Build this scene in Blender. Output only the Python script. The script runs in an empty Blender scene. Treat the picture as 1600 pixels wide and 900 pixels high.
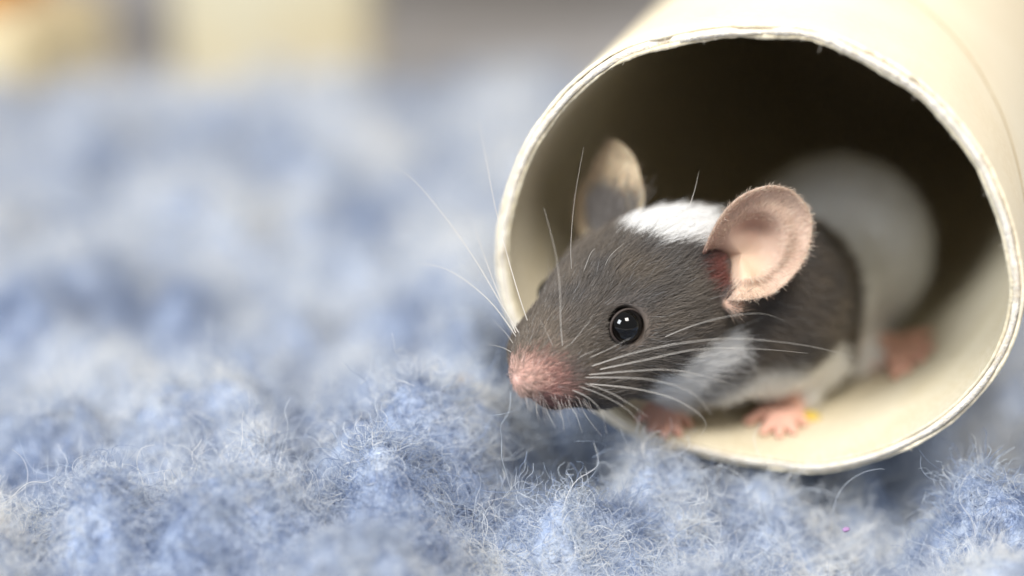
import bpy, math, time
import numpy as np
from mathutils import Vector, Matrix

T0 = time.time()
S = 0.001                       # everything below is written in millimetres
rng = np.random.default_rng(7)
scene = bpy.context.scene
col = scene.collection

# ------------------------------------------------------------------ camera
FPX, PITCH, CAMZ = 3111.0, math.radians(20.0), 76.64
cam = bpy.data.cameras.new('camera')
cam_ob = bpy.data.objects.new('camera', cam)
col.objects.link(cam_ob)
cam_ob.location = (0, 0, CAMZ * S)
cam_ob.rotation_euler = (math.radians(90) - PITCH, 0, 0)
cam.sensor_width = 36.0
cam.lens = 70.0
cam.clip_start = 0.01
cam.clip_end = 20.0
cam.dof.use_dof = True
cam.dof.focus_distance = 169.0 * S
cam.dof.aperture_fstop = 6.2
scene.camera = cam_ob

FW = np.array([0, math.cos(PITCH), -math.sin(PITCH)])
UP = np.array([0, math.sin(PITCH), math.cos(PITCH)])
RT = np.array([1.0, 0, 0])
CAM = np.array([0, 0, CAMZ])

# ------------------------------------------------------------------ world and lamps
world = bpy.data.worlds.new('World')
scene.world = world
world.use_nodes = True
wb = world.node_tree.nodes['Background']
wb.inputs[0].default_value = (0.95, 0.97, 1.0, 1)
wb.inputs[1].default_value = 0.33

def cam2world(p):
    p = np.asarray(p, float)
    return CAM + p[..., 0:1] * RT + p[..., 1:2] * UP + p[..., 2:3] * FW

def world2cam(w):
    d = np.asarray(w, float) - CAM
    return np.stack([d @ RT, d @ UP, d @ FW], -1)

def P(px, py, z):
    """photo pixel (1600x900) at depth z -> camera-space mm"""
    return np.array([(px - 800) / FPX * z, -(py - 450) / FPX * z, z])

def W(px, py, z):
    return cam2world(P(px, py, z)[None])[0]

EYE = P(977, 508, 169)

def area_lamp(name, direction, dist, size, power, colour):
    l = bpy.data.lights.new(name, 'AREA')
    l.energy = power
    l.color = colour
    l.shape = 'RECTANGLE'
    l.size, l.size_y = size[0] * S, size[1] * S
    o = bpy.data.objects.new(name, l)
    d = np.array(direction, float); d /= np.linalg.norm(d)
    pos = cam2world((EYE + d * dist)[None])[0]
    tgt = cam2world(EYE[None])[0]
    o.location = Vector(pos * S)
    o.rotation_euler = Vector((tgt - pos)).to_track_quat('-Z', 'Y').to_euler()
    col.objects.link(o)
    return o

area_lamp('window_light', (-.68, .37, -.64), 520, (190, 220), 3.0, (0.90, 0.95, 1.0))
area_lamp('ceiling_light', (.12, .64, -.76), 560, (200, 200), 3.7, (1.0, 0.955, 0.89))

vs = scene.view_settings
vs.view_transform = 'Standard'
vs.look = 'None'
vs.exposure = 0.0
vs.gamma = 1.0
vs.use_curve_mapping = False
scene.cycles.use_denoising = True
scene.cycles.max_bounces = 8
scene.cycles.diffuse_bounces = 4
scene.cycles.glossy_bounces = 3
scene.cycles.transmission_bounces = 6
scene.cycles.sample_clamp_indirect = 6.0

# ------------------------------------------------------------------ helpers
def srgb(r, g, b):
    f = lambda c: (c / 255 / 12.92) if c <= 10 else ((c / 255 + .055) / 1.055) ** 2.4
    return (f(r), f(g), f(b), 1.0)

def material(name, base=None, rough=.6, attr=None, spec=.3, noise=None, sss=0, sss_r=(1, .4, .25),
             sss_scale=.5, translucent=0, bump=None, sheen=0):
    m = bpy.data.materials.new(name)
    m.use_nodes = True
    nt = m.node_tree
    b = nt.nodes['Principled BSDF']
    out = nt.nodes['Material Output']
    b.inputs['Roughness'].default_value = rough
    b.inputs['Specular IOR Level'].default_value = spec
    b.inputs['Sheen Weight'].default_value = sheen
    colour = None
    if attr:
        a = nt.nodes.new('ShaderNodeAttribute'); a.attribute_name = attr
        colour = a.outputs['Color']
    else:
        c = nt.nodes.new('ShaderNodeRGB'); c.outputs[0].default_value = base
        colour = c.outputs[0]
    if noise or bump:
        tc = nt.nodes.new('ShaderNodeTexCoord')
    for n in (noise or []):                      # (scale per mm, colour, amount)
        t = nt.nodes.new('ShaderNodeTexNoise'); t.inputs['Scale'].default_value = n[0] / S
        t.inputs['Detail'].default_value = 5
        nt.links.new(tc.outputs['Object'], t.inputs['Vector'])
        r = nt.nodes.new('ShaderNodeMapRange')
        r.inputs['From Min'].default_value = .42; r.inputs['From Max'].default_value = .68
        r.inputs['To Max'].default_value = n[2]
        nt.links.new(t.outputs['Fac'], r.inputs['Value'])
        mx = nt.nodes.new('ShaderNodeMix'); mx.data_type = 'RGBA'
        nt.links.new(r.outputs[0], mx.inputs[0])
        nt.links.new(colour, mx.inputs[6]); mx.inputs[7].default_value = n[1]
        colour = mx.outputs[2]
    nt.links.new(colour, b.inputs['Base Color'])
    if bump:
        t = nt.nodes.new('ShaderNodeTexNoise'); t.inputs['Scale'].default_value = bump[0] / S
        t.inputs['Detail'].default_value = 6
        nt.links.new(tc.outputs['Object'], t.inputs['Vector'])
        bp = nt.nodes.new('ShaderNodeBump'); bp.inputs['Strength'].default_value = bump[1]
        bp.inputs['Distance'].default_value = bump[2] * S
        nt.links.new(t.outputs['Fac'], bp.inputs['Height'])
        nt.links.new(bp.outputs[0], b.inputs['Normal'])
    if sss:
        b.inputs['Subsurface Weight'].default_value = sss
        b.inputs['Subsurface Radius'].default_value = sss_r
        b.inputs['Subsurface Scale'].default_value = sss_scale * S
    if translucent:
        tr = nt.nodes.new('ShaderNodeBsdfTranslucent')
        nt.links.new(colour, tr.inputs['Color'])
        ms = nt.nodes.new('ShaderNodeMixShader'); ms.inputs[0].default_value = translucent
        nt.links.new(b.outputs[0], ms.inputs[1]); nt.links.new(tr.outputs[0], ms.inputs[2])
        nt.links.new(ms.outputs[0], out.inputs['Surface'])
    return m

def mesh_object(name, verts, faces, mat, parent=None, smooth=True, cols=None):
    """verts in mm, world"""
    me = bpy.data.meshes.new(name)
    v = np.asarray(verts, float) * S
    if isinstance(faces, np.ndarray):
        n, k = faces.shape
        me.vertices.add(len(v)); me.vertices.foreach_set('co', v.astype(np.float32).ravel())
        me.loops.add(n * k); me.loops.foreach_set('vertex_index', faces.astype(np.int32).ravel())
        me.polygons.add(n); me.polygons.foreach_set('loop_start', np.arange(0, n * k, k, dtype=np.int32))
        me.update(calc_edges=True); me.validate()
    else:
        me.from_pydata([tuple(x) for x in v], [], faces)
    if smooth:
        me.polygons.foreach_set('use_smooth', np.ones(len(me.polygons), bool))
    if cols is not None:
        a = me.attributes.new('col', 'FLOAT_COLOR', 'POINT')
        c = np.ones((len(v), 4), np.float32); c[:, :3] = cols
        a.data.foreach_set('color', c.ravel())
    me.materials.append(mat)
    o = bpy.data.objects.new(name, me)
    col.objects.link(o)
    if parent: o.parent = parent
    return o

def curves_object(name, pts, rad, cols, mat, parent=None):
    """pts (N,K,3) mm world, rad (N,K) mm, cols (N,3)"""
    N, K, _ = pts.shape
    c = bpy.data.hair_curves.new(name)
    c.add_curves([K] * N)
    c.attributes['position'].data.foreach_set('vector', (pts * S).astype(np.float32).ravel())
    r = c.attributes.get('radius') or c.attributes.new('radius', 'FLOAT', 'POINT')
    r.data.foreach_set('value', (rad * S).astype(np.float32).ravel())
    a = c.attributes.new('col', 'FLOAT_COLOR', 'CURVE')
    cc = np.ones((N, 4), np.float32); cc[:, :3] = cols
    a.data.foreach_set('color', cc.ravel())
    c.materials.append(mat)
    o = bpy.data.objects.new(name, c)
    col.objects.link(o)
    if parent: o.parent = parent
    return o

def tag(o, label=None, cat=None, group=None, kind=None):
    if label: o['label'] = label
    if cat: o['category'] = cat
    if group: o['group'] = group
    if kind: o['kind'] = kind
    return o

def empty(name, loc):
    o = bpy.data.objects.new(name, None); o.empty_display_size = .005
    col.objects.link(o)
    return o

def sstep(x, a, b):
    t = np.clip((x - a) / (b - a), 0, 1)
    return t * t * (3 - 2 * t)

_perm = rng.random((64, 64, 64)).astype(np.float32)
def vnoise(p, scale):
    """value noise of points (N,3) in 0..1"""
    q = np.asarray(p) * scale
    i = np.floor(q).astype(int); f = q - i; f = f * f * (3 - 2 * f)
    r = 0
    for dx in (0, 1):
        for dy in (0, 1):
            for dz in (0, 1):
                w = (f[:, 0] if dx else 1 - f[:, 0]) * (f[:, 1] if dy else 1 - f[:, 1]) * (f[:, 2] if dz else 1 - f[:, 2])
                r = r + w * _perm[(i[:, 0] + dx) % 64, (i[:, 1] + dy) % 64, (i[:, 2] + dz) % 64]
    return r

def unit(v):
    return v / np.maximum(np.linalg.norm(v, axis=-1, keepdims=True), 1e-9)

# ------------------------------------------------------------------ the tube's geometry (used by everything)
YAW = math.radians(17.0)
TC = np.array([20.59, 162.0, 20.39])                       # centre of the opening
AX = np.array([math.sin(YAW), math.cos(YAW), 0.0])         # into the tube
E1 = np.array([math.cos(YAW), -math.sin(YAW), 0.0])
E2 = np.array([0, 0, 1.0])
RA, RB = 23.0, 20.38
TUBE_LEN = 235.0
# the rim is not a clean oval: where the edge bulges or dents
_rim = [(790,297),(835,197),(900,123),(960,77),(1043,52),(1127,40),(1181,36),(1284,43),(1348,77),(1400,100),(1462,147),
        (1525,222),(1570,310),(1592,390),(1598,470),(1598,503),(1578,553),(1541,611),(1489,661),(1433,697),(1369,722),
        (1305,739),(1190,735),(1140,722),(985,680),(775,372),(777,439),(789,494)]
_th, _sc = [], []
for px, py in _rim:
    d = cam2world(P(px, py, 1.0)[None])[0] - CAM
    k = ((TC - CAM) @ AX) / (d @ AX)
    q = CAM + d * k - TC
    u, v = q @ E1 / RA, q @ E2 / RB
    _th.append(math.atan2(v, u)); _sc.append(math.hypot(u, v))
_th, _sc = np.array(_th), np.array(_sc)

def rim_scale(th):
    d = (np.asarray(th)[..., None] - _th + np.pi) % (2 * np.pi) - np.pi
    w = np.exp(-(d / .16) ** 2) + 1e-6
    s = (w * _sc).sum(-1) / w.sum(-1)
    return s

def tube_point(th, a, inset=0.0):
    """point on the tube's skin at oval angle th, a mm in from the opening"""
    th = np.asarray(th, float); a = np.asarray(a, float)
    s = 1 + (rim_scale(th) - 1) * np.exp(-a / 45.0)
    return (TC + AX * a[..., None] + E1 * ((RA * s - inset) * np.cos(th))[..., None]
            + E2 * ((RB * s - inset) * np.sin(th))[..., None])

def tube_level(p, inset=0.0):
    """<0 inside the tube's skin (inset mm), >0 outside, in mm roughly"""
    q = np.asarray(p) - TC
    a = q @ AX; u, v = q @ E1, q @ E2
    th = np.arctan2(v / RB, u / RA)
    s = 1 + (rim_scale(th) - 1) * np.exp(-np.maximum(a, 0) / 45.0)
    return (np.hypot(u / (RA * s - inset), v / (RB * s - inset)) - 1) * 21.0

WALL = 1.25
def floor_hit(px, py, lift=0.0):
    """depth at which the pixel's ray meets the tube's inner wall, minus lift mm along the ray"""
    zs = np.linspace(172, 260, 1800)
    pts = cam2world(np.stack([(px - 800) / FPX * zs, -(py - 450) / FPX * zs, zs], -1))
    lv = tube_level(pts, WALL)
    ok = np.where((lv > 0) & (((pts - TC) @ AX) > 0))[0]
    i = ok[np.where(ok > np.argmin(lv))[0][0]] if len(ok) else 0
    return zs[i] - lift

# ------------------------------------------------------------------ setting: table and wall beyond the blanket
m_table = material('grey_laminate', srgb(192, 188, 186), .45, noise=[(.02, srgb(150, 146, 146), .6)])
tb = mesh_object('tabletop', [(-900, -200, -13), (900, -200, -13), (900, 900, -13), (-900, 900, -13)], [(0, 1, 2, 3)], m_table, smooth=False)
tag(tb, 'pale grey smooth tabletop under and beyond the blue blanket', 'tabletop', kind='structure')
m_wall = material('grey_wall', srgb(150, 146, 142), .8, noise=[(.01, srgb(130, 126, 122), .5)])
wl = mesh_object('wall', [(-900, 640, -13), (900, 640, -13), (900, 640, 700), (-900, 640, 700)], [(0, 1, 2, 3)], m_wall, smooth=False)
tag(wl, 'plain grey wall far behind the blanket', 'wall', kind='structure')

# ------------------------------------------------------------------ blanket
BX, BY = (-125.0, 125.0), (84.0, 318.0)
def ground(px, py, z=0.0):
    d = cam2world(P(px, py, 1.0)[None])[0] - CAM
    return CAM + d * ((z - CAMZ) / d[2])

_l = []
for iy, y in enumerate(np.arange(76, 350, 12.5)):
    for x in np.arange(-134, 136, 14.0):
        _l.append((x + (iy % 2) * 6.2 + rng.normal(0, 2.6), y + rng.normal(0, 2.6), rng.uniform(5.5, 9.0), rng.normal(0, 1.4)))
for px, py, r, dz in [(330, 690, 8.5, 1.6), (690, 725, 9, 1.4), (1015, 738, 7.0, 1.2), (1100, 742, 6.0, 1.6), (1470, 835, 8, .9),
                      (130, 700, 7, 1.0), (520, 690, 7, 1.0), (1590, 800, 7, .6), (930, 800, 7, 1.0)]:
    g = ground(px, py)
    _l = [q for q in _l if (q[0] - g[0]) ** 2 + (q[1] - g[1]) ** 2 > (r * .7) ** 2]
    _l.append((g[0], g[1], r, dz))
for px, py, r in [(1255, 775, 6.5), (1330, 755, 6.5), (1420, 745, 9), (1440, 790, 7), (1500, 715, 9), (1560, 670, 9)]:    # hollows along the tube's lip
    g = ground(px, py)
    _l = [q for q in _l if (q[0] - g[0]) ** 2 + (q[1] - g[1]) ** 2 > r ** 2]
LUMPS = np.array(_l)

def lumps_height(ax_, ay_):
    X, Y = np.meshgrid(ax_, ay_)
    sh = X.shape; x = X.ravel(); y = Y.ravel()
    p3 = np.stack([x, y, np.zeros_like(x)], 1)
    wx = (x + 5.0 * (vnoise(p3, .12) - .5) * 2).reshape(sh); wy = (y + 5.0 * (vnoise(p3 + 37, .12) - .5) * 2).reshape(sh)
    k = 1.1
    E = np.full(sh, 1e-3)
    for lx, ly, r, dz in LUMPS:
        R = r * 2.6 + 6
        i0, i1 = np.searchsorted(ax_, [lx - R, lx + R]); j0, j1 = np.searchsorted(ay_, [ly - R, ly + R])
        if i1 <= i0 or j1 <= j0: continue
        sl = (slice(j0, j1), slice(i0, i1))
        d2 = ((wx[sl] - lx) ** 2 + ((wy[sl] - ly)) ** 2) / r ** 2
        cap = dz + 10.0 * np.exp(-d2 * 1.1) * (r / 7.0)
        E[sl] += np.exp(cap * k) * np.exp(-d2 * .55)
    h = np.log(E) / k - 8.4
    h = np.maximum(h, -9.0) * (1 - .4 * sstep(Y, 215, 250))
    h = (h * (1 - sstep(Y, 300, 318)) - 8.2 * sstep(Y, 300, 318)).ravel() + 1.3 * (vnoise(p3 + 11, .3) - .5) + .8 * (vnoise(p3 + 5, .8) - .5) + 3.2 * (vnoise(p3 + 71, .03) - .5)
    # the blanket is rucked up into a low ridge before the mouse's nose
    h = h + 5.6 * np.exp(-((y - 157 - 5 * np.sin(x * .07)) / 13.0) ** 2) * (1 - sstep(x, -5, 5))
    # pressed down where the tube lies on it
    q = p3 - TC
    a = q @ AX; u = q @ E1
    under = TC[2] - RB * np.sqrt(np.clip(1 - (u / (RA + 1.5)) ** 2, 0, 1)) - .9
    lim = np.where(np.abs(u) < RA + 1.5, under, 1e3)
    soft = sstep(a, -2.0, 1.0)
    h = np.where(a > -2.0, np.minimum(h, lim + (1 - soft) * 6), h)
    return h.reshape(sh)

HG = .35
_gx = np.arange(BX[0] - 10, BX[1] + 10, HG); _gy = np.arange(BY[0] - 10, BY[1] + 10, HG)
_HGRID = lumps_height(_gx, _gy)
def blanket_height(x, y):
    x = np.asarray(x, float); y = np.asarray(y, float)
    fx = np.clip((x - _gx[0]) / HG, 0, len(_gx) - 2.001); fy = np.clip((y - _gy[0]) / HG, 0, len(_gy) - 2.001)
    ix, iy = fx.astype(int), fy.astype(int); fx, fy = fx - ix, fy - iy
    g = _HGRID
    return (g[iy, ix] * (1 - fx) + g[iy, ix + 1] * fx) * (1 - fy) + (g[iy + 1, ix] * (1 - fx) + g[iy + 1, ix + 1] * fx) * fy

nx, ny = 520, 510
gx, gy = np.meshgrid(np.linspace(*BX, nx), np.linspace(*BY, ny))
gz = blanket_height(gx, gy)
bv = np.stack([gx.ravel(), gy.ravel(), gz.ravel()], 1)
idx = np.arange(nx * ny).reshape(ny, nx)
bf = np.stack([idx[:-1, :-1].ravel(), idx[:-1, 1:].ravel(), idx[1:, 1:].ravel(), idx[1:, :-1].ravel()], 1)
m_pile = material('wool_backing', srgb(164, 177, 200), .95, spec=.05, noise=[(.25, srgb(196, 204, 216), .8), (.9, srgb(124, 142, 178), .6)],
                  bump=(2.5, .6, .5))
blanket = mesh_object('blanket', bv, bf, m_pile)
tag(blanket, 'pale blue fluffy wool blanket with curly tufts under the cardboard tube', 'blanket')

# curly fibres
NT, KP = 240, 9
def fibre_templates(curl, rise):
    out = np.zeros((NT, KP, 3))
    for i in range(NT):
        d = unit(np.array([rng.normal(), rng.normal(), abs(rng.normal()) * rise + .4]))
        ax_ = unit(rng.normal(size=3))
        p = np.zeros(3)
        for k in range(1, KP):
            ang = curl * rng.uniform(.4, 1.3)
            d = d * math.cos(ang) + np.cross(ax_, d) * math.sin(ang) + ax_ * (ax_ @ d) * (1 - math.cos(ang))
            d = unit(d + rng.normal(0, .18, 3))
            if p[2] < .02: d[2] = abs(d[2]) * .7 + .1
            p = p + d / (KP - 1)
            out[i, k] = p
    return out

def add_fibres(n, yr, length, radius, curl, rise, margin=1.15, sink=.3, xr=None):
    y = rng.uniform(yr[0], yr[1], int(n))
    half = 800 / FPX * (y * math.cos(PITCH) + CAMZ * math.sin(PITCH)) * margin + 4
    x = rng.uniform(-1, 1, len(y)) * half
    if xr: x = rng.uniform(xr[0], xr[1], len(y))
    # hidden under the tube: leave out
    q = np.stack([x, y, np.zeros_like(x)], 1) - TC
    keep = ~((q @ AX > 6) & (np.abs(q @ E1) < 17)) & (np.abs(x) < 123)
    x, y = x[keep], y[keep]
    z = blanket_height(x, y)
    e = .4
    hx = (blanket_height(x + e, y) - z) / e; hy = (blanket_height(x, y + e) - z) / e
    nrm = unit(np.stack([-hx, -hy, np.ones_like(x)], 1))
    t = unit(np.cross(nrm, np.array([.3, 1, .2]))); b = np.cross(nrm, t)
    ang = rng.uniform(0, 2 * np.pi, len(x))
    # wool lies in locks: neighbours share their twist
    cell = (np.floor(x / 1.1 + .6 * np.sin(y)) * 7919 + np.floor(y / 1.1 + .6 * np.sin(x)) * 104729).astype(np.int64)
    lock = rng.random(len(x)) < .6
    ti = np.where(lock, np.abs(cell) % NT, rng.integers(0, NT, len(x)))
    la = (np.abs(cell) % 997) / 997 * 2 * np.pi + rng.normal(0, .25, len(x))
    ang = np.where(lock, la, ang)
    t2 = t * np.cos(ang)[:, None] + b * np.sin(ang)[:, None]; b2 = np.cross(nrm, t2)
    tm = fibre_templates(curl, rise)[ti]
    L = length * np.exp(rng.normal(0, .4, len(x)))
    pts = (np.stack([x, y, z], 1) - nrm * sink)[:, None] + (tm[..., 0:1] * t2[:, None] + tm[..., 1:2] * b2[:, None] + tm[..., 2:3] * nrm[:, None]) * L[:, None, None]
    # keep fibres out of the tube
    flat = pts.reshape(-1, 3)
    inside = ((tube_level(flat, -.1) < 0) & ((flat - TC) @ AX > -.3)).reshape(pts.shape[:2]).any(1)
    pts = pts[~inside]; n2 = len(pts)
    rad = radius * rng.uniform(.6, 1.35, n2)[:, None] * np.linspace(1.0, .55, KP)[None]
    p0 = pts[:, 0] * np.array([1, 1, 1.0])
    tone = vnoise(p0, .11) * .6 + vnoise(p0 + 9, .45) * .4 + rng.normal(0, .17, n2)
    pal = np.array([srgb(142, 157, 186)[:3], srgb(190, 200, 215)[:3], srgb(220, 225, 231)[:3], srgb(246, 244, 240)[:3]])
    kx = np.clip((tone - .22) / .5, 0, .999) * 3
    ki = kx.astype(int); kf = (kx - ki)[:, None]
    c = pal[ki] * (1 - kf) + pal[ki + 1] * kf
    dark = rng.random(n2) < .004
    c[dark] = np.array(srgb(60, 70, 100)[:3])
    return pts, rad, c

m_fibre = material('wool_fibre', rough=.7, attr='col', spec=.15, translucent=.35)
sets = [add_fibres(210000, (132, 215), 3.3, .027, 1.2, .4),
        add_fibres(7000, (138, 215), 5.5, .022, 1.1, .8),
        add_fibres(90000, (212, 318), 4.0, .07, .6, .7),
        add_fibres(34000, (84, 132), 3.0, .035, .7, .7)]
fibres = curves_object('wool_fibres', np.concatenate([s[0] for s in sets]), np.concatenate([s[1] for s in sets]),
                       np.concatenate([s[2] for s in sets]), m_fibre, blanket)
tag(fibres, kind='stuff')
print('blanket', time.time() - T0)

# ------------------------------------------------------------------ cardboard tube
tube = empty('cardboard_tube', None)
tag(tube, 'cream cardboard tube with ragged white paper edge lying on the blanket', 'tube')
NTH = 1400
th = np.linspace(0, 2 * np.pi, NTH, endpoint=False)
ringp = np.stack([np.cos(th), np.sin(th), np.zeros(NTH)], 1)
def ragged(seed, amp):
    return amp * (.42 + .8 * np.exp(-((th - 1.45) / .75) ** 2)) * ((vnoise(ringp + seed, 5.3) - .5) * 1.5 + (vnoise(ringp + seed, 14) - .5) * 1.0 + (vnoise(ringp + seed, 37) - .5) * .5 + (vnoise(ringp + seed, 83) - .5) * .25)

def ply(name, r_out, r_in, ax0, mat, wob_o, wob_i, parent):
    """one layer of the tube's wall: a closed shell with its own torn edge"""
    a = np.concatenate([[0, .12, .4, 1, 2, 4], np.linspace(8, TUBE_LEN, 34)])
    v, rows = [], []
    def ring(av, inset, off):
        v.append(tube_point(th, np.maximum(av + off, -3), inset)); return len(v) - 1
    fade = np.exp(-a / 1.5)
    outer = [ring(np.full(NTH, x), r_out + wob_o * f, ax0 * f) for x, f in zip(a, fade)]
    inner = [ring(np.full(NTH, x), r_in + wob_i * f, (ax0 + ragged(91 + int(r_in * 10), .18)) * f) for x, f in zip(a, fade)]
    seq = outer[::-1] + inner
    seq.append(outer[-1])
    fs = []
    j = np.arange(NTH); j2 = (j + 1) % NTH
    for r0, r1 in zip(seq[:-1], seq[1:]):
        fs.append(np.stack([r0 * NTH + j, r0 * NTH + j2, r1 * NTH + j2, r1 * NTH + j], 1))
    return mesh_object(name, np.concatenate(v), np.concatenate(fs)[:, ::-1], mat, parent)

m_outer = material('cream_card', srgb(240, 229, 204), .75, spec=.2, noise=[(.05, srgb(226, 206, 170), .5), (1.6, srgb(244, 232, 206), .5)], bump=(3, .25, .08))
m_inner = material('grey_white_card', srgb(219, 208, 182), .85, spec=.12, noise=[(.12, srgb(204, 188, 150), .5), (2.2, srgb(236, 228, 208), .5)], bump=(3, .3, .1))
m_edge = material('torn_paper', srgb(236, 227, 210), .9, spec=.1, noise=[(.6, srgb(214, 198, 170), .7), (5, srgb(246, 242, 240), .6)], bump=(6, .9, .15))
lag = .12 + ragged(3, .5)
ply('outer_ply', 0.0, .34, np.maximum(lag, -.1), m_outer, ragged(21, .12), ragged(33, .1), tube)
ply('middle_ply', .37, .93, ragged(7, .3) - .05, m_edge, np.maximum(ragged(41, .2), -.02), ragged(47, .10), tube)
ply('inner_ply', .94, WALL, ragged(13, .3) + .05, m_inner, ragged(53, .1), ragged(57, .14), tube)
# seam: the lapped edge of the outer wrap, a thin raised strip winding round
st = np.linspace(-.55, 1.75, 160)
hits = [(1440, 0), (1500, 88), (1560, 175), (1592, 250)]
sa, sth = [], []
for px, py in hits:
    zs = np.linspace(150, 230, 1600)
    pts = cam2world(np.stack([(px - 800) / FPX * zs, -(py - 450) / FPX * zs, zs], -1))
    i = np.where((tube_level(pts) < 0) & ((pts - TC) @ AX > 0))[0]
    if len(i):
        q = pts[i[0]] - TC
        sa.append(q @ AX); sth.append(math.atan2(q @ E2 / RB, q @ E1 / RA))
cf = np.polyfit(sth, sa, 1)
a_of = np.polyval(cf, st)
ok = (a_of > 1.0) & (a_of < TUBE_LEN - 1)
st, a_of = st[ok], a_of[ok]
sv = np.concatenate([tube_point(st, a_of - .16, -.05), tube_point(st, a_of + .0, -.085), tube_point(st, a_of + .5, -.01)])
n = len(st); j = np.arange(n - 1)
sf = np.concatenate([np.stack([r * n + j, r * n + j + 1, (r + 1) * n + j + 1, (r + 1) * n + j], 1) for r in (0, 1)])
m_seam = material('seam_card', srgb(214, 190, 146), .8, noise=[(.8, srgb(232, 214, 178), .8)])
mesh_object('wrap_seam', sv, sf, m_seam, tube)
# loose paper fibres along the torn edge
nf = 900
tf = rng.uniform(0, 2 * np.pi, nf)
base = tube_point(tf, np.zeros(nf), rng.uniform(.2, 1.25, nf))
rad_dir = unit(E1 * np.cos(tf)[:, None] + E2 * np.sin(tf)[:, None])
d0 = unit(-AX * rng.uniform(-.1, 1, nf)[:, None] - rad_dir * rng.uniform(-.5, 1.0, nf)[:, None] + rng.normal(0, .5, (nf, 3)))
fp = np.zeros((nf, 6, 3)); fp[:, 0] = base; dd = d0
fl = np.minimum(.25 * np.exp(rng.normal(0, .7, nf)), 1.6)
for k in range(1, 6):
    dd = unit(dd + rng.normal(0, .38, (nf, 3)))
    fp[:, k] = fp[:, k - 1] + dd * (fl / 5)[:, None]
fib = curves_object('paper_fibres', fp, np.full((nf, 6), .014) * np.linspace(1, .6, 6), np.tile(srgb(235, 228, 215)[:3], (nf, 1)), m_fibre, tube)
tag(fib, kind='stuff')
print('tube', time.time() - T0)

# ------------------------------------------------------------------ mouse body as one blended surface
H = .30
LO = np.array([-5.0, -19.0, 160.0]); HI = np.array([50.0, 17.0, 236.0])
dims = np.ceil((HI - LO) / H).astype(int)
axs = [LO[k] + H * np.arange(dims[k]) for k in range(3)]
D = np.full(dims, 9.0, np.float32)

def sub(lo, hi):
    i0 = np.clip(np.floor((lo - LO) / H).astype(int), 0, dims); i1 = np.clip(np.ceil((hi - LO) / H).astype(int) + 1, 0, dims)
    return tuple(slice(a, b) for a, b in zip(i0, i1))

def prim(fn, lo, hi, k, carve=False):
    m = k + 1.2
    s = sub(lo - m, hi + m)
    if min(x.stop - x.start for x in s) <= 0: return
    X = np.stack(np.meshgrid(*[axs[i][s[i]] for i in range(3)], indexing='ij'), -1).astype(np.float32)
    d = fn(X).astype(np.float32)
    a = D[s]
    if carve:
        d = -d
        h = np.clip(.5 - .5 * (a - d) / k, 0, 1)
        D[s] = a * (1 - h) + d * h + k * h * (1 - h)
    else:
        h = np.clip(.5 + .5 * (a - d) / k, 0, 1)
        D[s] = a * (1 - h) + d * h - k * h * (1 - h)

def limb(a, b, ra, rb, k=.8, carve=False):
    a, b = np.asarray(a, np.float32), np.asarray(b, np.float32)
    ba = b - a; L = float(ba @ ba) + 1e-9
    def fn(X):
        t = np.clip(((X - a) @ ba) / L, 0, 1)
        return np.linalg.norm(X - a - t[..., None] * ba, axis=-1) - (ra + (rb - ra) * t)
    r = max(ra, rb)
    prim(fn, np.minimum(a, b) - r, np.maximum(a, b) + r, k, carve)

def ball(a, r, k=1.5, carve=False):
    limb(a, np.asarray(a) + 1e-3, r, r, k, carve)

# --- skull and snout
limb(P(1075, 440, 178.5), P(1000, 455, 175.5), 5.5, 5.35, 2.5)
limb(P(1000, 455, 175.5), P(935, 490, 173.6), 5.35, 4.6, 2.5)
limb(P(935, 490, 173.6), P(880, 540, 171.2), 4.6, 3.6, 2.0)
limb(P(880, 540, 171.2), P(854, 568, 169.6), 3.6, 2.95, 1.6)
ball(P(836, 580, 168.0), 1.9, 1.3)
ball(P(824, 591, 167.0), 1.2, .9)
ball(P(816, 584, 168.2), .75, .5); ball(P(822, 603, 166.6), .72, .5)
# whisker pads, chin, cheek, throat
ball(P(892, 584, 168.9), 2.4, 1.6); ball(P(838, 552, 172.2), 2.3, 1.6)
limb(P(864, 610, 170.2), P(935, 588, 172.0), 1.35, 2.2, 1.4)
ball(P(1015, 515, 172.6), 3.9, 2.5)
ball(P(1040, 475, 174.4), 4.6, 2.5)
ball(P(950, 446, 180.0), 4.2, 2.5)
limb(P(935, 588, 172.0), P(1010, 560, 175.5), 2.2, 2.6, 2.0)
# --- neck, shoulders, trunk, rump
limb(P(1075, 442, 178.5), P(1185, 470, 184), 5.8, 7.0, 3.5)
limb(P(1185, 470, 184), P(1222, 468, 190), 7.2, 6.4, 3.0)
limb(P(1100, 530, 180), P(1225, 520, 187), 4.6, 4.0, 3)
limb(P(1010, 560, 175.5), P(1100, 540, 180), 2.6, 4.2, 2.5)
limb(P(1225, 455, 190), P(1305, 392, 202), 6.6, 7.9, 4)
limb(P(1305, 392, 202), P(1315, 400, 218), 8.0, 8.4, 4)
limb(P(1225, 520, 188), P(1290, 465, 202), 3.8, 5.0, 3.0)
ball(P(1330, 455, 213), 5.6, 3)
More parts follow.
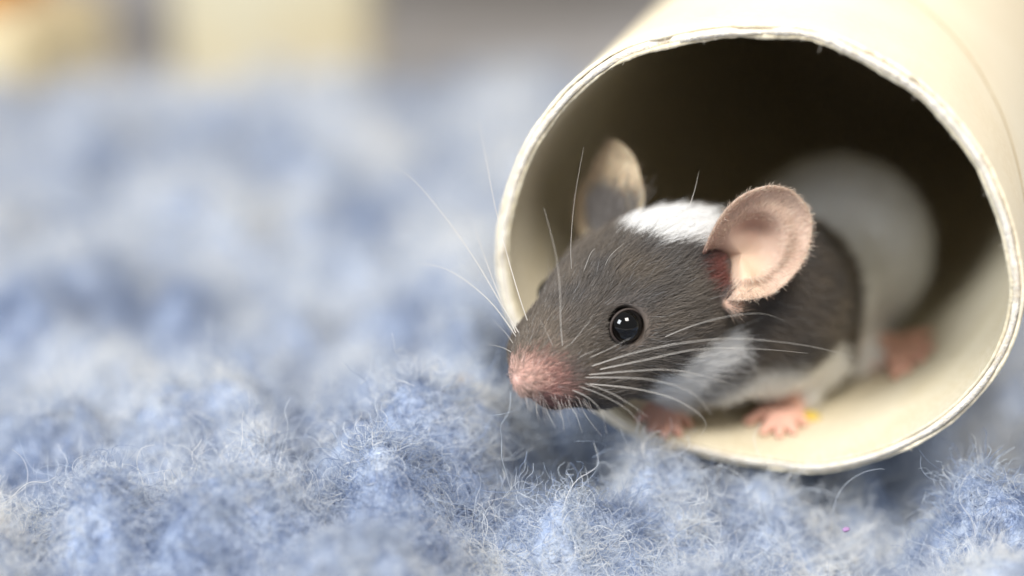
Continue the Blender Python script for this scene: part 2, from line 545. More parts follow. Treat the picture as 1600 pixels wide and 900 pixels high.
# --- forelegs and paws
zpn = floor_hit(1216, 668)
ZN = zpn
def paw(wrist, palm, toes, lift, rtoe, rpalm, zoff=0):
    """wrist, palm and toe tips in photo pixels, each set down on the tube's wall"""
    zp = floor_hit(*palm) - 1.7
    pw = P(*palm, zp)
    mid = []
    for t in toes:
        zt = floor_hit(*t) - .75
        tip = P(*t, zt)
        kn = pw * .48 + tip * .52; kn = kn + np.array([0, .55, -.35])
        root = pw * .8 + tip * .2
        limb(root, kn, rtoe * 1.15, rtoe * 1.02, .25)
        limb(kn, tip, rtoe * 1.02, rtoe * .8, .22)
        mid.append(tip)
    ball(pw, rpalm, .7)
    limb(P(*wrist[:2], wrist[2]), pw, wrist[3], rpalm, .8)
    return pw, mid
zel = 187.5
wz = floor_hit(1222, 636) - 2.6
elbow = P(1287, 545, zel); wr = P(1247, 604, (zel + wz) / 2)
limb(P(1252, 500, 187), elbow, 3.8, 2.3, 1.6)
limb(elbow, wr, 2.2, 1.55, 1.0)
NEAR = paw((1247, 604, (zel + wz) / 2, 1.6), (1226, 640), [(1168, 660), (1193, 676), (1217, 680), (1240, 675), (1256, 662)], 0, .62, 1.45)
wz2 = floor_hit(1040, 636) - 2.4
limb(P(1075, 560, 181), P(1056, 600, 182), 3.4, 2.2, 2.0)
FAR = paw((1056, 600, 182, 2.0), (1040, 632), [(1000, 655), (1017, 672), (1038, 680), (1060, 678), (1076, 664)], 0, .6, 1.5)
# --- hind leg and foot
limb(P(1330, 500, 205), P(1345, 560, floor_hit(1345, 575) - 3.0), 4.6, 1.6, 2.0)
hh = P(1345, 566, floor_hit(1345, 575) - 2.0)
HIND = paw((1345, 566, floor_hit(1345, 575) - 2.0, 1.5), (1392, 552), [(1400, 588), (1420, 578), (1442, 562), (1456, 545), (1452, 522)], 0, .72, 1.75)
limb(P(1128, 466, 172.2), P(1150, 478, 170.9), 1.0, .62, .6)
# --- eye sockets (shallow) and mouth line
EN, EF = P(977, 508, 169.1), P(865, 459, 177.2)
for e in (EN, EF):
    ball(e, 1.55, .55, carve=True)

# --- surface nets
def surface_nets(D):
    ins = D < 0
    c = [ins[i:dims[0]-1+i, j:dims[1]-1+j, k:dims[2]-1+k] for i in (0, 1) for j in (0, 1) for k in (0, 1)]
    n = sum(x.astype(np.int8) for x in c)
    act = (n > 0) & (n < 8)
    ii = np.argwhere(act)
    vid = np.full(act.shape, -1, np.int32); vid[act] = np.arange(len(ii))
    acc = np.zeros((len(ii), 3)); cnt = np.zeros(len(ii))
    corners = np.array([(i, j, k) for i in (0, 1) for j in (0, 1) for k in (0, 1)])
    for a in range(8):
        for b in range(a + 1, 8):
            if np.abs(corners[a] - corners[b]).sum() != 1: continue
            pa, pb = ii + corners[a], ii + corners[b]
            da = D[pa[:, 0], pa[:, 1], pa[:, 2]].astype(float); db = D[pb[:, 0], pb[:, 1], pb[:, 2]].astype(float)
            x = (da < 0) != (db < 0)
            t = da[x] / (da[x] - db[x])
            acc[x] += corners[a] + (corners[b] - corners[a]) * t[:, None]; cnt[x] += 1
    V = LO + H * (ii + acc / cnt[:, None])
    F = []
    for ax in range(3):
        sl0 = [slice(None)] * 3; sl1 = [slice(None)] * 3
        sl0[ax] = slice(0, -1); sl1[ax] = slice(1, None)
        ch = ins[tuple(sl0)] != ins[tuple(sl1)]
        e = np.argwhere(ch)
        o1, o2 = [(1, 2), (2, 0), (0, 1)][ax]
        e = e[(e[:, o1] > 0) & (e[:, o2] > 0) & (e[:, o1] < dims[o1] - 1) & (e[:, o2] < dims[o2] - 1)]
        def cell(d1, d2):
            q = e.copy(); q[:, o1] -= d1; q[:, o2] -= d2
            return vid[q[:, 0], q[:, 1], q[:, 2]]
        quad = np.stack([cell(1, 1), cell(0, 1), cell(0, 0), cell(1, 0)], 1)
        flip = ~ins[e[:, 0], e[:, 1], e[:, 2]]
        quad[flip] = quad[flip][:, ::-1]
        F.append(quad)
    F = np.concatenate(F)
    return V, F[(F >= 0).all(1)]

BV, BF = surface_nets(D)
# relax a little
nb = np.concatenate([BF[:, [0, 1]], BF[:, [1, 2]], BF[:, [2, 3]], BF[:, [3, 0]]])
for it in range(2):
    acc = np.zeros_like(BV); cnt = np.zeros(len(BV))
    for q in (0, 1):
        for k in range(3): acc[:, k] += np.bincount(nb[:, q], BV[nb[:, 1 - q], k], len(BV))
        cnt += np.bincount(nb[:, q], minlength=len(BV))
    BV = BV * .5 + .5 * acc / cnt[:, None]
# keep the body clear of the tube's wall
BW = cam2world(BV)
lv = tube_level(BW, WALL + .15)
inside = (BW - TC) @ AX > 0
print('body verts', len(BV), 'poke max', lv[inside].max(), 'n', (lv[inside] > 0).sum(), time.time() - T0)
push = np.where(inside & (lv > 0), lv, 0)
rad = (BW - TC) - ((BW - TC) @ AX)[:, None] * AX
BW = BW - unit(rad) * push[:, None] * 1.05
BV = world2cam(BW)
fn = np.cross(BV[BF[:, 2]] - BV[BF[:, 0]], BV[BF[:, 3]] - BV[BF[:, 1]])
VN = np.zeros_like(BV)
for q in range(4):
    for k in range(3): VN[:, k] += np.bincount(BF[:, q], fn[:, k], len(BV))
VN = unit(VN)
if (VN * (BV - BV.mean(0))).sum(1).mean() < 0:
    BF = BF[:, ::-1]; VN = -VN

# --- markings: which part of the animal has which coat (camera-space mm used as the body's own frame)
def ell(p, c, r, axes=None):
    d = p - c
    if axes is not None: d = d @ np.array(axes).T
    return np.linalg.norm(d / np.asarray(r), axis=1)

NOSE = P(822, 588, 167.2)
HF = unit(P(822, 588, 167.2) - P(1075, 428, 178.5))          # head axis, towards the nose
PAWS = [NEAR[0], FAR[0], HIND[0]]
def coat(p, nrm):
    """-> colour (N,3), length mm, bare mask 0..1"""
    n = len(p)
    dark = np.array(srgb(90, 86, 84)[:3]); brown = np.array(srgb(114, 104, 93)[:3])
    white = np.array(srgb(250, 249, 247)[:3]); pink = np.array(srgb(226, 178, 160)[:3])
    rosy = np.array(srgb(156, 104, 96)[:3])
    j = (vnoise(p, .8) - .5) * 1.2
    c = dark + (brown - dark) * np.clip(vnoise(p + 3, .5) * 1.2 - .1, 0, 1)[:, None]
    L = np.full(n, 1.7)
    s = (p - NOSE) @ HF                                        # 0 at nose, negative behind
    L = np.where(s > -3, .7, L); L = np.where((s <= -3) & (s > -9), .7 + (-s - 3) / 6 * .9, L)
    # white blaze on the crown
    q = ell(p, P(1036, 352, 172.5), (4.7, 1.9, 6.0)) + j * .10
    w = 1 - sstep(q, .9, 1.06)
    # white cheek stripe, chest and forelegs
    for cc, rr in ((P(1128, 540, 175), 1.2), (P(1098, 558, 175), 1.45), (P(1065, 580, 175), 1.7), (P(1035, 604, 176), 2.2)):
        q = np.linalg.norm((p - cc) / np.array([1, 1, 4.0]), axis=1) / rr + j * .15
        w = np.maximum(w, 1 - sstep(q, .8, 1.15))
    q = ell(p, P(1185, 605, 184), (9.5, 3.0, 12)) + j * .12
    w = np.maximum(w, (1 - sstep(q, .6, 1.15)))
    q = ell(p, P(1275, 600, 186.5), (3.0, 5.0, 8)) + j * .1
    w = np.maximum(w, 1 - sstep(q, .85, 1.1))
    # white band behind the shoulders, dark rump
    s2 = (p - P(1190, 470, 184)) @ unit(P(1330, 395, 206) - P(1190, 470, 184))
    band = sstep(s2 + j * .6, 5.2, 6.2) * (1 - sstep(s2, 31, 33))
    w = np.maximum(w, band)
    c = c * (1 - w[:, None]) + white * w[:, None]
    L = L + w * .5
    # pink muzzle
    q = ell(p, P(848, 592, 168.2), (3.7, 2.6, 3.9)) + j * .4
    mz = (1 - sstep(q, .45, 1.12)) * (.8 + .2 * sstep(-p[:, 0], -4.5, -1.5))
    tip = 1 - sstep(ell(p, P(818, 594, 166.8), (2.1, 1.7, 2.4)), .6, 1.1)
    pc = rosy + (np.array(srgb(240, 200, 186)[:3]) - rosy) * np.clip(tip + .35 * vnoise(p + 8, 1.2), 0, 1)[:, None]
    c = c * (1 - mz[:, None]) + pc * mz[:, None]
    q = ell(p, P(1148, 477, 170.9), (1.0, .9, 1.6))
    tg_ = (1 - sstep(q, .7, 1.2))[:, None]
    c = c * (1 - tg_) + np.array(srgb(222, 190, 168)[:3]) * tg_
    L = L * (1 - .75 * tg_[:, 0])
    # bare ruddy skin at the ear's opening
    q = ell(p, P(1114, 428, 171.5), (2.0, 2.4, 3.6)) + j * .3
    cn = (1 - sstep(q, .6, 1.1))[:, None]
    c = c * (1 - cn) + np.array(srgb(118, 74, 68)[:3]) * cn
    L = L * (1 - .2 * cn[:, 0])
    # bare paws
    bare = np.zeros(n)
    for pw_, tips_ in (NEAR, FAR, HIND):
        for tp in tips_:
            ba = tp - pw_; t = np.clip(((p - pw_) @ ba) / (ba @ ba), 0, 1)
            bare = np.maximum(bare, 1 - sstep(np.linalg.norm(p - pw_ - t[:, None] * ba, axis=1), 1.9, 2.6))
    c = c * (1 - bare[:, None]) + pink * bare[:, None]
    bare = np.maximum(bare, 1 - sstep(np.linalg.norm(p - P(814, 592, 166.6), axis=1), .3, .8))
    L = np.where(s2 > 3, 2.3, L)
    return c, L, bare

vc, _, vbare = coat(BV, VN)
skin = vc * np.array([.8, .74, .72])
skin = np.where(vbare[:, None] > .3, vc, skin)
m_skin = material('mouse_skin', rough=.55, attr='col', spec=.25, sss=.15, sss_r=(1, .6, .45), sss_scale=.5, bump=(2.2, .25, .1))
mouse = mesh_object('mouse', BW, BF, m_skin, cols=skin)
tag(mouse, 'small dark grey and white mouse with pink nose peeking out of the cardboard tube', 'mouse')

# --- fur
tri = np.concatenate([BF[:, [0, 1, 2]], BF[:, [0, 2, 3]]])
a_, b_, c_ = BV[tri[:, 0]], BV[tri[:, 1]], BV[tri[:, 2]]
area = .5 * np.linalg.norm(np.cross(b_ - a_, c_ - a_), axis=1)
cen = (a_ + b_ + c_) / 3
_, _, cb = coat(cen, None)
dens = np.where(cen[:, 2] < 183, 1.0, .45) * np.where(cb > .5, .06, 1.0)
NFUR = 230000
pr = area * dens; pr /= pr.sum()
ti = rng.choice(len(tri), NFUR, p=pr)
r1, r2 = rng.random(NFUR), rng.random(NFUR); fl_ = r1 + r2 > 1; r1[fl_], r2[fl_] = 1 - r1[fl_], 1 - r2[fl_]
root = a_[ti] + (b_[ti] - a_[ti]) * r1[:, None] + (c_[ti] - a_[ti]) * r2[:, None]
fnr = unit(VN[tri[ti, 0]] + VN[tri[ti, 1]] + VN[tri[ti, 2]])
SP = np.array([NOSE, P(935, 487, 173.6), P(1075, 428, 178.5), P(1190, 470, 184), P(1240, 455, 190), P(1318, 392, 202), P(1350, 400, 220)])
best = np.full(NFUR, 1e9); comb = np.zeros((NFUR, 3))
for i in range(len(SP) - 1):
    ba = SP[i + 1] - SP[i]; t = np.clip(((root - SP[i]) @ ba) / (ba @ ba), 0, 1)
    d = np.linalg.norm(root - SP[i] - t[:, None] * ba, axis=1)
    x = d < best; best[x] = d[x]; comb[x] = unit(ba)
# smooth the flow near the nose: hairs stream away from the tip
away = unit(root - NOSE)
nearw = np.exp(-np.linalg.norm(root - NOSE, axis=1) / 5.0)[:, None]
comb = unit(comb * (1 - nearw) + away * nearw)
leg = np.zeros(NFUR)
for e in PAWS: leg = np.maximum(leg, np.exp(-(np.linalg.norm(root - e, axis=1) / 6.5) ** 2))
comb = unit(comb * (1 - leg[:, None]) + np.array([-.2, -1, 0]) * leg[:, None])
clump = np.stack([vnoise(root + o, 1.1) - .5 for o in (0, 20, 40)], 1)
comb = comb + clump * .5 + rng.normal(0, .16, (NFUR, 3))
comb = unit(comb - (comb * fnr).sum(1, keepdims=True) * fnr)
fc, fL, fb = coat(root + rng.normal(0, .3, root.shape) * (1 + np.exp(-np.linalg.norm(root - NOSE, axis=1) / 4))[:, None], fnr)
keep = rng.random(NFUR) > fb * .97
for e in (EN, EF):
    keep &= np.linalg.norm(root - e, axis=1) > 1.8
keep &= ell(root, P(1150, 425, 171.5), (1.5, 2.6, 3.0)) > 1
root, fnr, comb, fc, fL = root[keep], fnr[keep], comb[keep], fc[keep], fL[keep]
n = len(root)
# shorter round the eyes
for e in (EN, EF):
    fL = fL * (.35 + .65 * sstep(np.linalg.norm(root - e, axis=1), 1.7, 3.6))
fL = fL * np.exp(rng.normal(0, .22, n))
lift = rng.uniform(.15, .42, n)[:, None]
K = 5
tt = np.linspace(0, 1, K)
fp = np.zeros((n, K, 3))
d = unit(comb + fnr * lift)
bend = unit(comb + fnr * lift * .3 + rng.normal(0, .12, (n, 3)))
p = root - fnr * .05
fp[:, 0] = p
for k in range(1, K):
    dk = unit(d * (1 - tt[k]) + bend * tt[k])
    p = p + dk * (fL / (K - 1))[:, None]
    fp[:, k] = p
fw = cam2world(fp.reshape(-1, 3))
lvf = tube_level(fw, WALL)
bad = (((fw - TC) @ AX > 0) & (lvf > -.02)).reshape(n, K).any(1)
fw = fw.reshape(n, K, 3)[~bad]; fcc = fc[~bad]
n = len(fw)
fcc = fcc * np.exp(rng.normal(0, .2, n) * np.where(fcc.mean(1) > .5, .35, 1))[:, None]
pale = rng.random(n) < .025
fcc[pale] = fcc[pale] * .5 + .2
fcc = np.clip(fcc, 0, .92)
frad = (.018 * rng.uniform(.6, 1.3, n))[:, None] * np.array([1, 1, .9, .65, .2])
m_fur = material('mouse_fur', rough=.45, attr='col', spec=.4, translucent=.15)
fur = curves_object('fur', fw, frad, fcc, m_fur, mouse)
tag(fur, kind='stuff')
print('fur', n, time.time() - T0)

# --- eyes
m_eye = material('black_eye', srgb(6, 5, 5), .03, spec=.5)
m_lid = material('eyelid', srgb(66, 57, 53), .5, spec=.3)
def sphere(c, r, seg=40, rings=24, squash=None):
    u = np.linspace(0, 2 * np.pi, seg, endpoint=False); v = np.linspace(0, np.pi, rings)
    uu, vv = np.meshgrid(u, v)
    p = np.stack([np.cos(uu) * np.sin(vv), np.sin(uu) * np.sin(vv), np.cos(vv)], -1).reshape(-1, 3) * r + c
    f = []
    for i in range(rings - 1):
        for j in range(seg):
            f.append((i * seg + j, (i + 1) * seg + j, (i + 1) * seg + (j + 1) % seg, i * seg + (j + 1) % seg))
    return p, f
def torus(c, nrm, R, r, sx=1.0, seg=48, rs=10, tilt=np.array([1.0, .25, 0])):
    t = unit(tilt - (tilt @ nrm) * nrm); b = np.cross(nrm, t)
    p, f = [], []
    for i in range(seg):
        a = 2 * np.pi * i / seg
        dr = t * math.cos(a) * sx + b * math.sin(a)
        for k in range(rs):
            q = 2 * np.pi * k / rs
            p.append(c + dr * (R + r * math.cos(q)) + nrm * r * math.sin(q))
    for i in range(seg):
        for k in range(rs):
            f.append((i * rs + k, ((i + 1) % seg) * rs + k, ((i + 1) % seg) * rs + (k + 1) % rs, i * rs + (k + 1) % rs))
    return np.array(p), f
for e, nr in ((EN, unit(np.array([.38, -.2, -.9]))), (EF, unit(np.array([-.75, .35, .2])))):
    p, f = sphere(e, 1.48)
    eo = mesh_object('eye', cam2world(p), f, m_eye, mouse)
    p, f = torus(e + nr * .36, nr, 1.46, .11, 1.05)
    mesh_object('eyelid', cam2world(p), f, m_lid, eo)

# --- ears: a cupped shell with a rolled rim
def ear(name, contour, centre, cup, fold, thick, colfn, back=1.0, nr=26, nth=120):
    ct = np.array([P(*c) for c in contour]); m = len(ct)
    # closed periodic Catmull-Rom through the outline
    t = np.linspace(0, m, nth, endpoint=False); i = t.astype(int); f = (t - i)[:, None]
    p0, p1, p2, p3 = ct[(i - 1) % m], ct[i % m], ct[(i + 1) % m], ct[(i + 2) % m]
    edge = .5 * ((2 * p1) + (-p0 + p2) * f + (2 * p0 - 5 * p1 + 4 * p2 - p3) * f ** 2 + (-p0 + 3 * p1 - 3 * p2 + p3) * f ** 3)
    c = P(*centre)
    nrm = np.zeros(3)
    for k in range(nth): nrm += np.cross(edge[k] - c, edge[(k + 1) % nth] - c)
    nrm = unit(nrm)
    if nrm[2] > 0: nrm = -nrm                                 # towards the viewer's side
    nrm = nrm * back
    rows = []
    for r in np.linspace(0, 1, nr):
        prof = (1 - r ** 2.2) * cup
        lip = math.exp(-((r - 1) / .05) ** 2) * .12
        rows.append(c * (1 - r) + edge * r - nrm * (prof - lip) + nrm * fold(r, np.linspace(0, 1, nth, endpoint=False))[:, None])
    front = np.array(rows)                                   # nr,nth,3
    gu = np.roll(front, -1, 1) - np.roll(front, 1, 1)
    gv = np.gradient(front, axis=0)
    nn = unit(np.cross(gu, gv))
    nn[0] = nrm
    s = np.sign((nn * nrm).sum(-1, keepdims=True)); s[s == 0] = 1
    nn = nn * s
    th_ = thick * (1 - .55 * np.linspace(0, 1, nr) ** 4)[:, None, None]
    backv = front - nn * th_
    V = np.concatenate([front.reshape(-1, 3), backv.reshape(-1, 3)])
    F = []
    N0 = nr * nth
    for r in range(nr - 1):
        for k in range(nth):
            k2 = (k + 1) % nth
            F.append((r * nth + k, r * nth + k2, (r + 1) * nth + k2, (r + 1) * nth + k))
            F.append((N0 + r * nth + k, N0 + (r + 1) * nth + k, N0 + (r + 1) * nth + k2, N0 + r * nth + k2))
    for k in range(nth):
        k2 = (k + 1) % nth; r = nr - 1
        F.append((r * nth + k, r * nth + k2, N0 + r * nth + k2, N0 + r * nth + k))
    cols = colfn(V)
    o = mesh_object(name, cam2world(V), F, m_ear, mouse, cols=cols)
    return o, front, nn, edge

m_ear = material('ear_skin', rough=.5, attr='col', spec=.3, sss=.25, sss_r=(1, .6, .45), sss_scale=.5, translucent=.3, bump=(2.5, .25, .1))
def near_cols(V):
    c = np.tile(np.array(srgb(222, 196, 178)[:3]), (len(V), 1))
    def mix(center, rad, colr, amt):
        nonlocal c
        w = (np.exp(-(np.linalg.norm((V - P(*center))[:, :2] / np.array(rad), axis=1)) ** 2) * amt)[:, None]
        c = c * (1 - w) + np.array(srgb(*colr)[:3]) * w
    mix((1175, 352, 171), (1.7, 2.2), (176, 136, 122), .7)  # shade of the upper inner fold, put into the skin colour
    mix((1112, 425, 171), (1.5, 2.2), (128, 58, 50), .95)
    mix((1165, 425, 173), (1.5, 2.2), (244, 214, 184), .8)  # paler colour stands in for light on and through the bulge
    mix((1235, 400, 174), (1.5, 1.5), (184, 150, 128), .6)
    return c
def near_fold(r, u):
    a = u * 2 * np.pi
    # antihelix ridge and the bulge by the canal
    # u=0 at the ear's front root, running over the top; .75 is the lobe by the canal
    def bump(u0, w): return np.exp(-(((u - u0 + .5) % 1 - .5) / w) ** 2)
    return (.75 * np.exp(-((r - .62) / .13) ** 2) * bump(.5, .22) - .7 * np.exp(-((r - .38) / .16) ** 2) * bump(.36, .16)
            + 1.2 * np.exp(-((r - .45) / .2) ** 2) * bump(.76, .09) - 1.3 * np.exp(-((r - .62) / .26) ** 2) * bump(.97, .10)
            + .35 * np.exp(-((r - .93) / .07) ** 2) * bump(.15, .12))
near_contour = [(1096, 412, 174.5), (1103, 385, 172.4), (1120, 347, 170.8), (1141, 320, 170.8), (1168, 301, 171.2), (1204, 291, 172.0), (1237, 299, 173.0),
                (1260, 323, 173.8), (1268, 352, 174.2), (1261, 391, 174.2), (1244, 423, 173.8), (1210, 455, 172.8), (1178, 465, 172.0),
                (1152, 468, 171.6), (1128, 468, 173.5), (1105, 452, 175.0)]
near_contour = [(x, y, z - 2.0) for x, y, z in near_contour]
EARN = ear('ear', near_contour, (1165, 400, 171.0), 1.5, near_fold, .34, near_cols)
def far_cols(V):
    return np.tile(np.array(srgb(240, 220, 188)[:3]), (len(V), 1))
far_contour = [(1004, 325, 178.6), (1003, 285, 178.0), (990, 243, 178.0), (962, 219, 178.6), (942, 234, 180.0), (922, 272, 182.5), (905, 305, 184.0),
               (902, 340, 184.0), (914, 372, 183.0), (950, 375, 180.5)]
EARF = ear('ear', far_contour, (958, 310, 181.5), -1.2, lambda r, u: np.zeros_like(u), .34, far_cols)

# fine hairs on the ears, longer fur at their bases
hp, hc, hr = [], [], []
def ear_hairs(E, n, rlo, rhi, L, colr, lift, outw=.9):
    _, front, nn, edge = E
    nr, nth, _ = front.shape
    ri = rng.uniform(rlo, rhi, n) * (nr - 1); r0 = np.clip(ri.astype(int), 0, nr - 2); fr = (ri - r0)[:, None]
    k = rng.integers(int(.06 * nth), int((.84 if nth == 120 else 1) * nth), n)
    p = front[r0, k] * (1 - fr) + front[r0 + 1, k] * fr + (np.roll(front, -1, 1)[r0, k] - front[r0, k]) * rng.random(n)[:, None]
    out = unit(front[r0 + 1, k] - front[r0, k])
    d = unit(out * outw + nn[r0, k] * lift + rng.normal(0, .25, (n, 3)))
    l = L * np.exp(rng.normal(0, .3, n))
    pts = np.zeros((n, 5, 3)); pts[:, 0] = p
    for q in range(1, 5):
        d = unit(d + rng.normal(0, .07, (n, 3)))
        pts[:, q] = pts[:, q - 1] + d * (l / 4)[:, None]
    hp.append(pts); hc.append(np.tile(np.array(srgb(*colr)[:3]), (n, 1)) * np.exp(rng.normal(0, .2, n))[:, None])
    hr.append(np.full((n, 5), .009) * np.array([1, 1, .9, .7, .3]))
ear_hairs(EARN, 3000, .5, 1.0, .5, (224, 202, 184), .12)
ear_hairs(EARN, 700, .6, 1.0, .5, (172, 142, 122), .12)
ear_hairs(EARN, 900, .93, 1.0, .45, (232, 210, 190), .3)
ear_hairs(EARF, 1800, .3, 1.0, .7, (190, 172, 150), .3)
_, fr_, nn_, _e = EARF
fl_ = fr_.reshape(-1, 3); n_ = 9000
k_ = rng.integers(0, len(fl_), n_); rt_ = fl_[k_] + rng.normal(0, .15, (n_, 3))
py_ = 450 - rt_[:, 1] / rt_[:, 2] * FPX; px_ = 800 + rt_[:, 0] / rt_[:, 2] * FPX
w_ = sstep(py_, 300, 350) * sstep(px_, 912, 930)
kk = rng.random(n_) < w_
rt_ = rt_[kk] + np.array([0, 0, -.1]); n_ = len(rt_)
dr_ = unit(np.array([.15, 1, -.25]) + rng.normal(0, .22, (n_, 3)))
ll_ = 1.9 * np.exp(rng.normal(0, .25, n_))
pp_ = rt_[:, None] + dr_[:, None] * (np.linspace(0, 1, 5)[None, :, None] * ll_[:, None, None])
hp.append(pp_); hc.append(np.tile(np.array(srgb(140, 134, 130)[:3]), (n_, 1)) * np.exp(rng.normal(0, .2, n_))[:, None])
hr.append(np.full((n_, 5), .022) * np.array([1, 1, .9, .7, .3]))
sel = (VN[:, 1] < -.62) & (np.linalg.norm(BV - P(862, 612, 168.5), axis=1) < 3.4)
ci = rng.choice(np.where(sel)[0], 110)
cd = unit(VN[ci] * .8 + np.array([.25, -.8, -.15]) + rng.normal(0, .25, (110, 3)))
cl = 1.0 * np.exp(rng.normal(0, .35, 110))
hp.append(BV[ci][:, None] + cd[:, None] * (np.linspace(0, 1, 5)[None, :, None] * cl[:, None, None]) + np.array([.12, 0, 0]) * (np.linspace(0, 1, 5) ** 2)[None, :, None] * cl[:, None, None])
hc.append(np.tile(np.array(srgb(236, 224, 216)[:3]), (110, 1))); hr.append(np.full((110, 5), .007) * np.array([1, 1, .9, .7, .3]))
hcam = cam2world(np.concatenate(hp).reshape(-1, 3)).reshape(-1, 5, 3)
eh = curves_object('ear_hairs', hcam, np.concatenate(hr), np.clip(np.concatenate(hc), 0, .9), m_fur, mouse)
tag(eh, kind='stuff')

# --- whiskers
m_whisk = material('whisker', srgb(236, 230, 222), .3, spec=.5, translucent=.3)
def whisker(pts, r0=.036):
    q = np.array([P(*a) for a in pts], float); m = len(q)
    t = np.linspace(0, m - 1 - 1e-6, 22); i = t.astype(int); f = (t - i)[:, None]
    g = lambda k: q[np.clip(k, 0, m - 1)]
    p0, p1, p2, p3 = g(i - 1), g(i), g(i + 1), g(i + 2)
    c = .5 * ((2 * p1) + (-p0 + p2) * f + (2 * p0 - 5 * p1 + 4 * p2 - p3) * f ** 2 + (-p0 + 3 * p1 - 3 * p2 + p3) * f ** 3)
    tg = unit(np.gradient(c, axis=0)); s = unit(np.cross(tg, np.array([.3, .2, 1.0]))); b = np.cross(tg, s)
    rr = r0 * (1 - .82 * np.linspace(0, 1, 22))
    V = np.concatenate([c + (s * math.cos(a) + b * math.sin(a)) * rr[:, None] for a in np.arange(6) * math.pi / 3])
    F = [(k * 22 + j, ((k + 1) % 6) * 22 + j, ((k + 1) % 6) * 22 + j + 1, k * 22 + j + 1) for k in range(6) for j in range(21)]
    return mesh_object('whisker', cam2world(V), F, m_whisk, mouse)
Zn = 167.0
WH = [
    [(925, 572, 167), (985, 553, 166), (1060, 537, 165.5), (1150, 529, 165.5), (1260, 540, 166.5), (1338, 559, 168)],
    [(938, 577, 167), (1010, 562, 166), (1090, 546, 166), (1180, 545, 167), (1262, 552, 169)],
    [(915, 586, 167), (985, 580, 166), (1050, 578, 166), (1110, 590, 167), (1150, 603, 168)],
    [(903, 590, 167), (960, 590, 166), (1020, 594, 165), (1080, 613, 164.5), (1112, 648, 164)],
    [(922, 600, 167), (990, 607, 166), (1050, 622, 165.5), (1090, 645, 165.5), (1103, 664, 166), (1094, 682, 167)],
    [(895, 600, 167), (940, 617, 166), (980, 640, 165.5), (1003, 668, 165)],
    [(888, 607, 167), (920, 622, 166), (940, 645, 165.5), (948, 680, 165)],
    [(905, 596, 167), (950, 612, 166), (985, 632, 165.4), (1010, 650, 165)],
    [(1040, 526, 168.4), (1085, 508, 166.5), (1140, 494, 165.5), (1190, 490, 166), (1226, 501, 167)],
    [(893, 570, 167), (910, 556, 166.5), (937, 545, 166)],
    [(868, 552, 167.3), (857, 525, 166.4), (843, 498, 166)],
    [(880, 551, 167.2), (876, 505, 166), (875, 455, 165.5), (868, 395, 165.5), (850, 325, 166.5)],
    [(893, 420, 169.8), (892, 380, 168.5), (898, 310, 168), (912, 230, 168)],
    [(828, 512, 170), (812, 465, 169.5), (793, 400, 170), (773, 320, 171), (758, 240, 172), (748, 190, 173)],
    [(812, 522, 170), (785, 478, 170), (745, 410, 171), (700, 345, 172), (650, 285, 173.5), (612, 258, 175)],
    [(808, 528, 170.2), (772, 478, 171), (730, 440, 172), (690, 418, 173), (652, 412, 175)],
    [(804, 540, 170), (790, 520, 170.5), (770, 500, 171)],
    [(802, 552, 169.6), (785, 543, 170), (762, 538, 171)],
    [(806, 520, 170), (780, 462, 171), (757, 400, 172), (740, 350, 173)],
    [(850, 625, 169), (856, 645, 168.5), (868, 668, 168)],
    [(868, 628, 169), (878, 650, 168), (882, 676, 168)],
    [(884, 626, 168.6), (900, 648, 168), (910, 678, 168)],
    [(838, 620, 168.4), (838, 638, 168), (844, 655, 168)],
    [(945, 415, 170), (955, 398, 168.5), (975, 380, 168)],
    [(910, 430, 170.5), (922, 398, 169), (930, 388, 169)],
    [(1078, 320, 173), (1086, 295, 172), (1092, 268, 172)],
    [(918, 560, 167.4), (950, 546, 166.6), (985, 528, 166.2)],
    [(885, 545, 167.4), (905, 522, 166.6), (928, 492, 166.4)],
]
WH = [[(x, y, min(z, 170.2)) for x, y, z in w] for w in WH]
for i, w in enumerate(WH):
    whisker(w, .047 if i in (13, 14, 15, 18) else 0.03 if i in (0, 1, 2, 3, 4, 13, 14, 15, 11) else .022)
print('mouse', time.time() - T0)

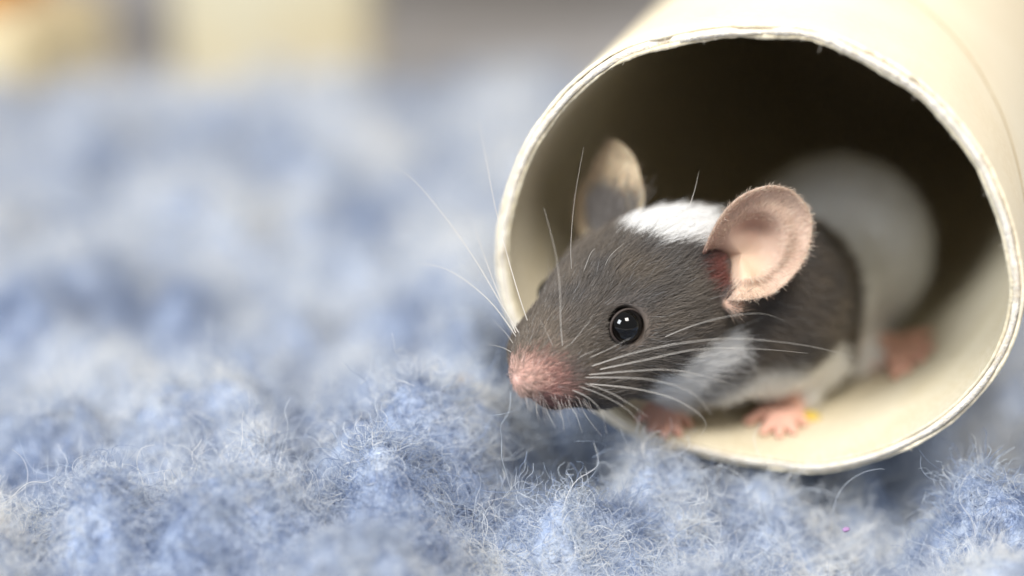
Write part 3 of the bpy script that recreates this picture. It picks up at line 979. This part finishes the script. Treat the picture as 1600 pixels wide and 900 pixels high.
# ------------------------------------------------------------------ things beyond the blanket
def block(name, cx, y, w, d, h, rz, mat, label, cat, edge=2.0, z0=-12.8):
    import bmesh
    bm = bmesh.new()
    bmesh.ops.create_cube(bm, size=1)
    for v in bm.verts: v.co = Vector((v.co.x * w * S, v.co.y * d * S, (v.co.z + .5) * h * S))
    bmesh.ops.bevel(bm, geom=bm.edges[:], offset=edge * S, segments=3, affect='EDGES')
    me = bpy.data.meshes.new(name); bm.to_mesh(me); bm.free()
    me.materials.append(mat)
    o = bpy.data.objects.new(name, me); col.objects.link(o)
    o.location = (cx * S, y * S, z0 * S); o.rotation_euler = (0, 0, rz)
    tag(o, label, cat)
    return o
m_pine = material('pale_wood', srgb(208, 201, 176), .6, noise=[(.03, srgb(198, 180, 140), .8)])
m_card = material('cream_box', srgb(226, 212, 178), .7, noise=[(.03, srgb(206, 186, 140), .7)])
m_or = material('orange_plastic', srgb(222, 150, 40), .4)
m_dk = material('dark_grey_case', srgb(122, 118, 114), .6)
block('wooden_block', -42, 352, 34, 30, 62, math.radians(3), m_pine, 'pale cream wooden block standing upright behind the blanket beside dark case', 'block')
block('cardboard_box', -95, 328, 46, 34, 21.5, math.radians(-14), m_card, 'low cream cardboard box with an orange block on top', 'box')
block('orange_block', -100, 330, 40, 26, 30, math.radians(-14), m_or, 'orange block resting on the low cream cardboard box', 'block', z0=8.75)
block('storage_case', 16, 446, 110, 40, 90, 0, m_dk, 'dark grey storage case standing behind the blanket between block and tube', 'case')
# crumbs and lint lying about
def crumb(name, px, py, size, colr, label, cat, on_tube=False):
    if on_tube:
        c = W(px, py, floor_hit(px, py) - size * .5)
    else:
        g = ground(px, py)
        for _ in range(12): g = ground(px, py, float(blanket_height(g[0], g[1])) + (.6 if size > .5 else .1))
        c = g + np.array([0, 0, size * .2])
    p, f = sphere(np.zeros(3), 1.0, 20, 14)
    p = p * (1 + .7 * (vnoise(p + px, 1.3) - .5) + .35 * (vnoise(p + py, 3.1) - .5))[:, None] * size * np.array([1, .8, .6])
    m = material(name, srgb(*colr), .85, spec=.1, noise=[(2.0, srgb(*[int(v * .8) for v in colr]), .5)], bump=(4, .6, .1))
    tag(mesh_object(name, p + c, f, m), label, cat)
crumb('crumb', 720, 600, .9, (150, 124, 96), 'tan crumb on the blanket in front of the mouse nose', 'crumb')
crumb('seed_husk', 548, 618, .8, (170, 164, 140), 'dull straw coloured seed husk caught in the wool', 'husk')
crumb('yellow_crumb', 1266, 652, .8, (232, 204, 96), 'yellow crumb on the tube floor beside the mouse foreleg', 'crumb', True)
crumb('lint_fluff', 1322, 828, .32, (176, 140, 184), 'tiny pink lint speck caught in the wool below the tube', 'lint')
print('done', time.time() - T0)
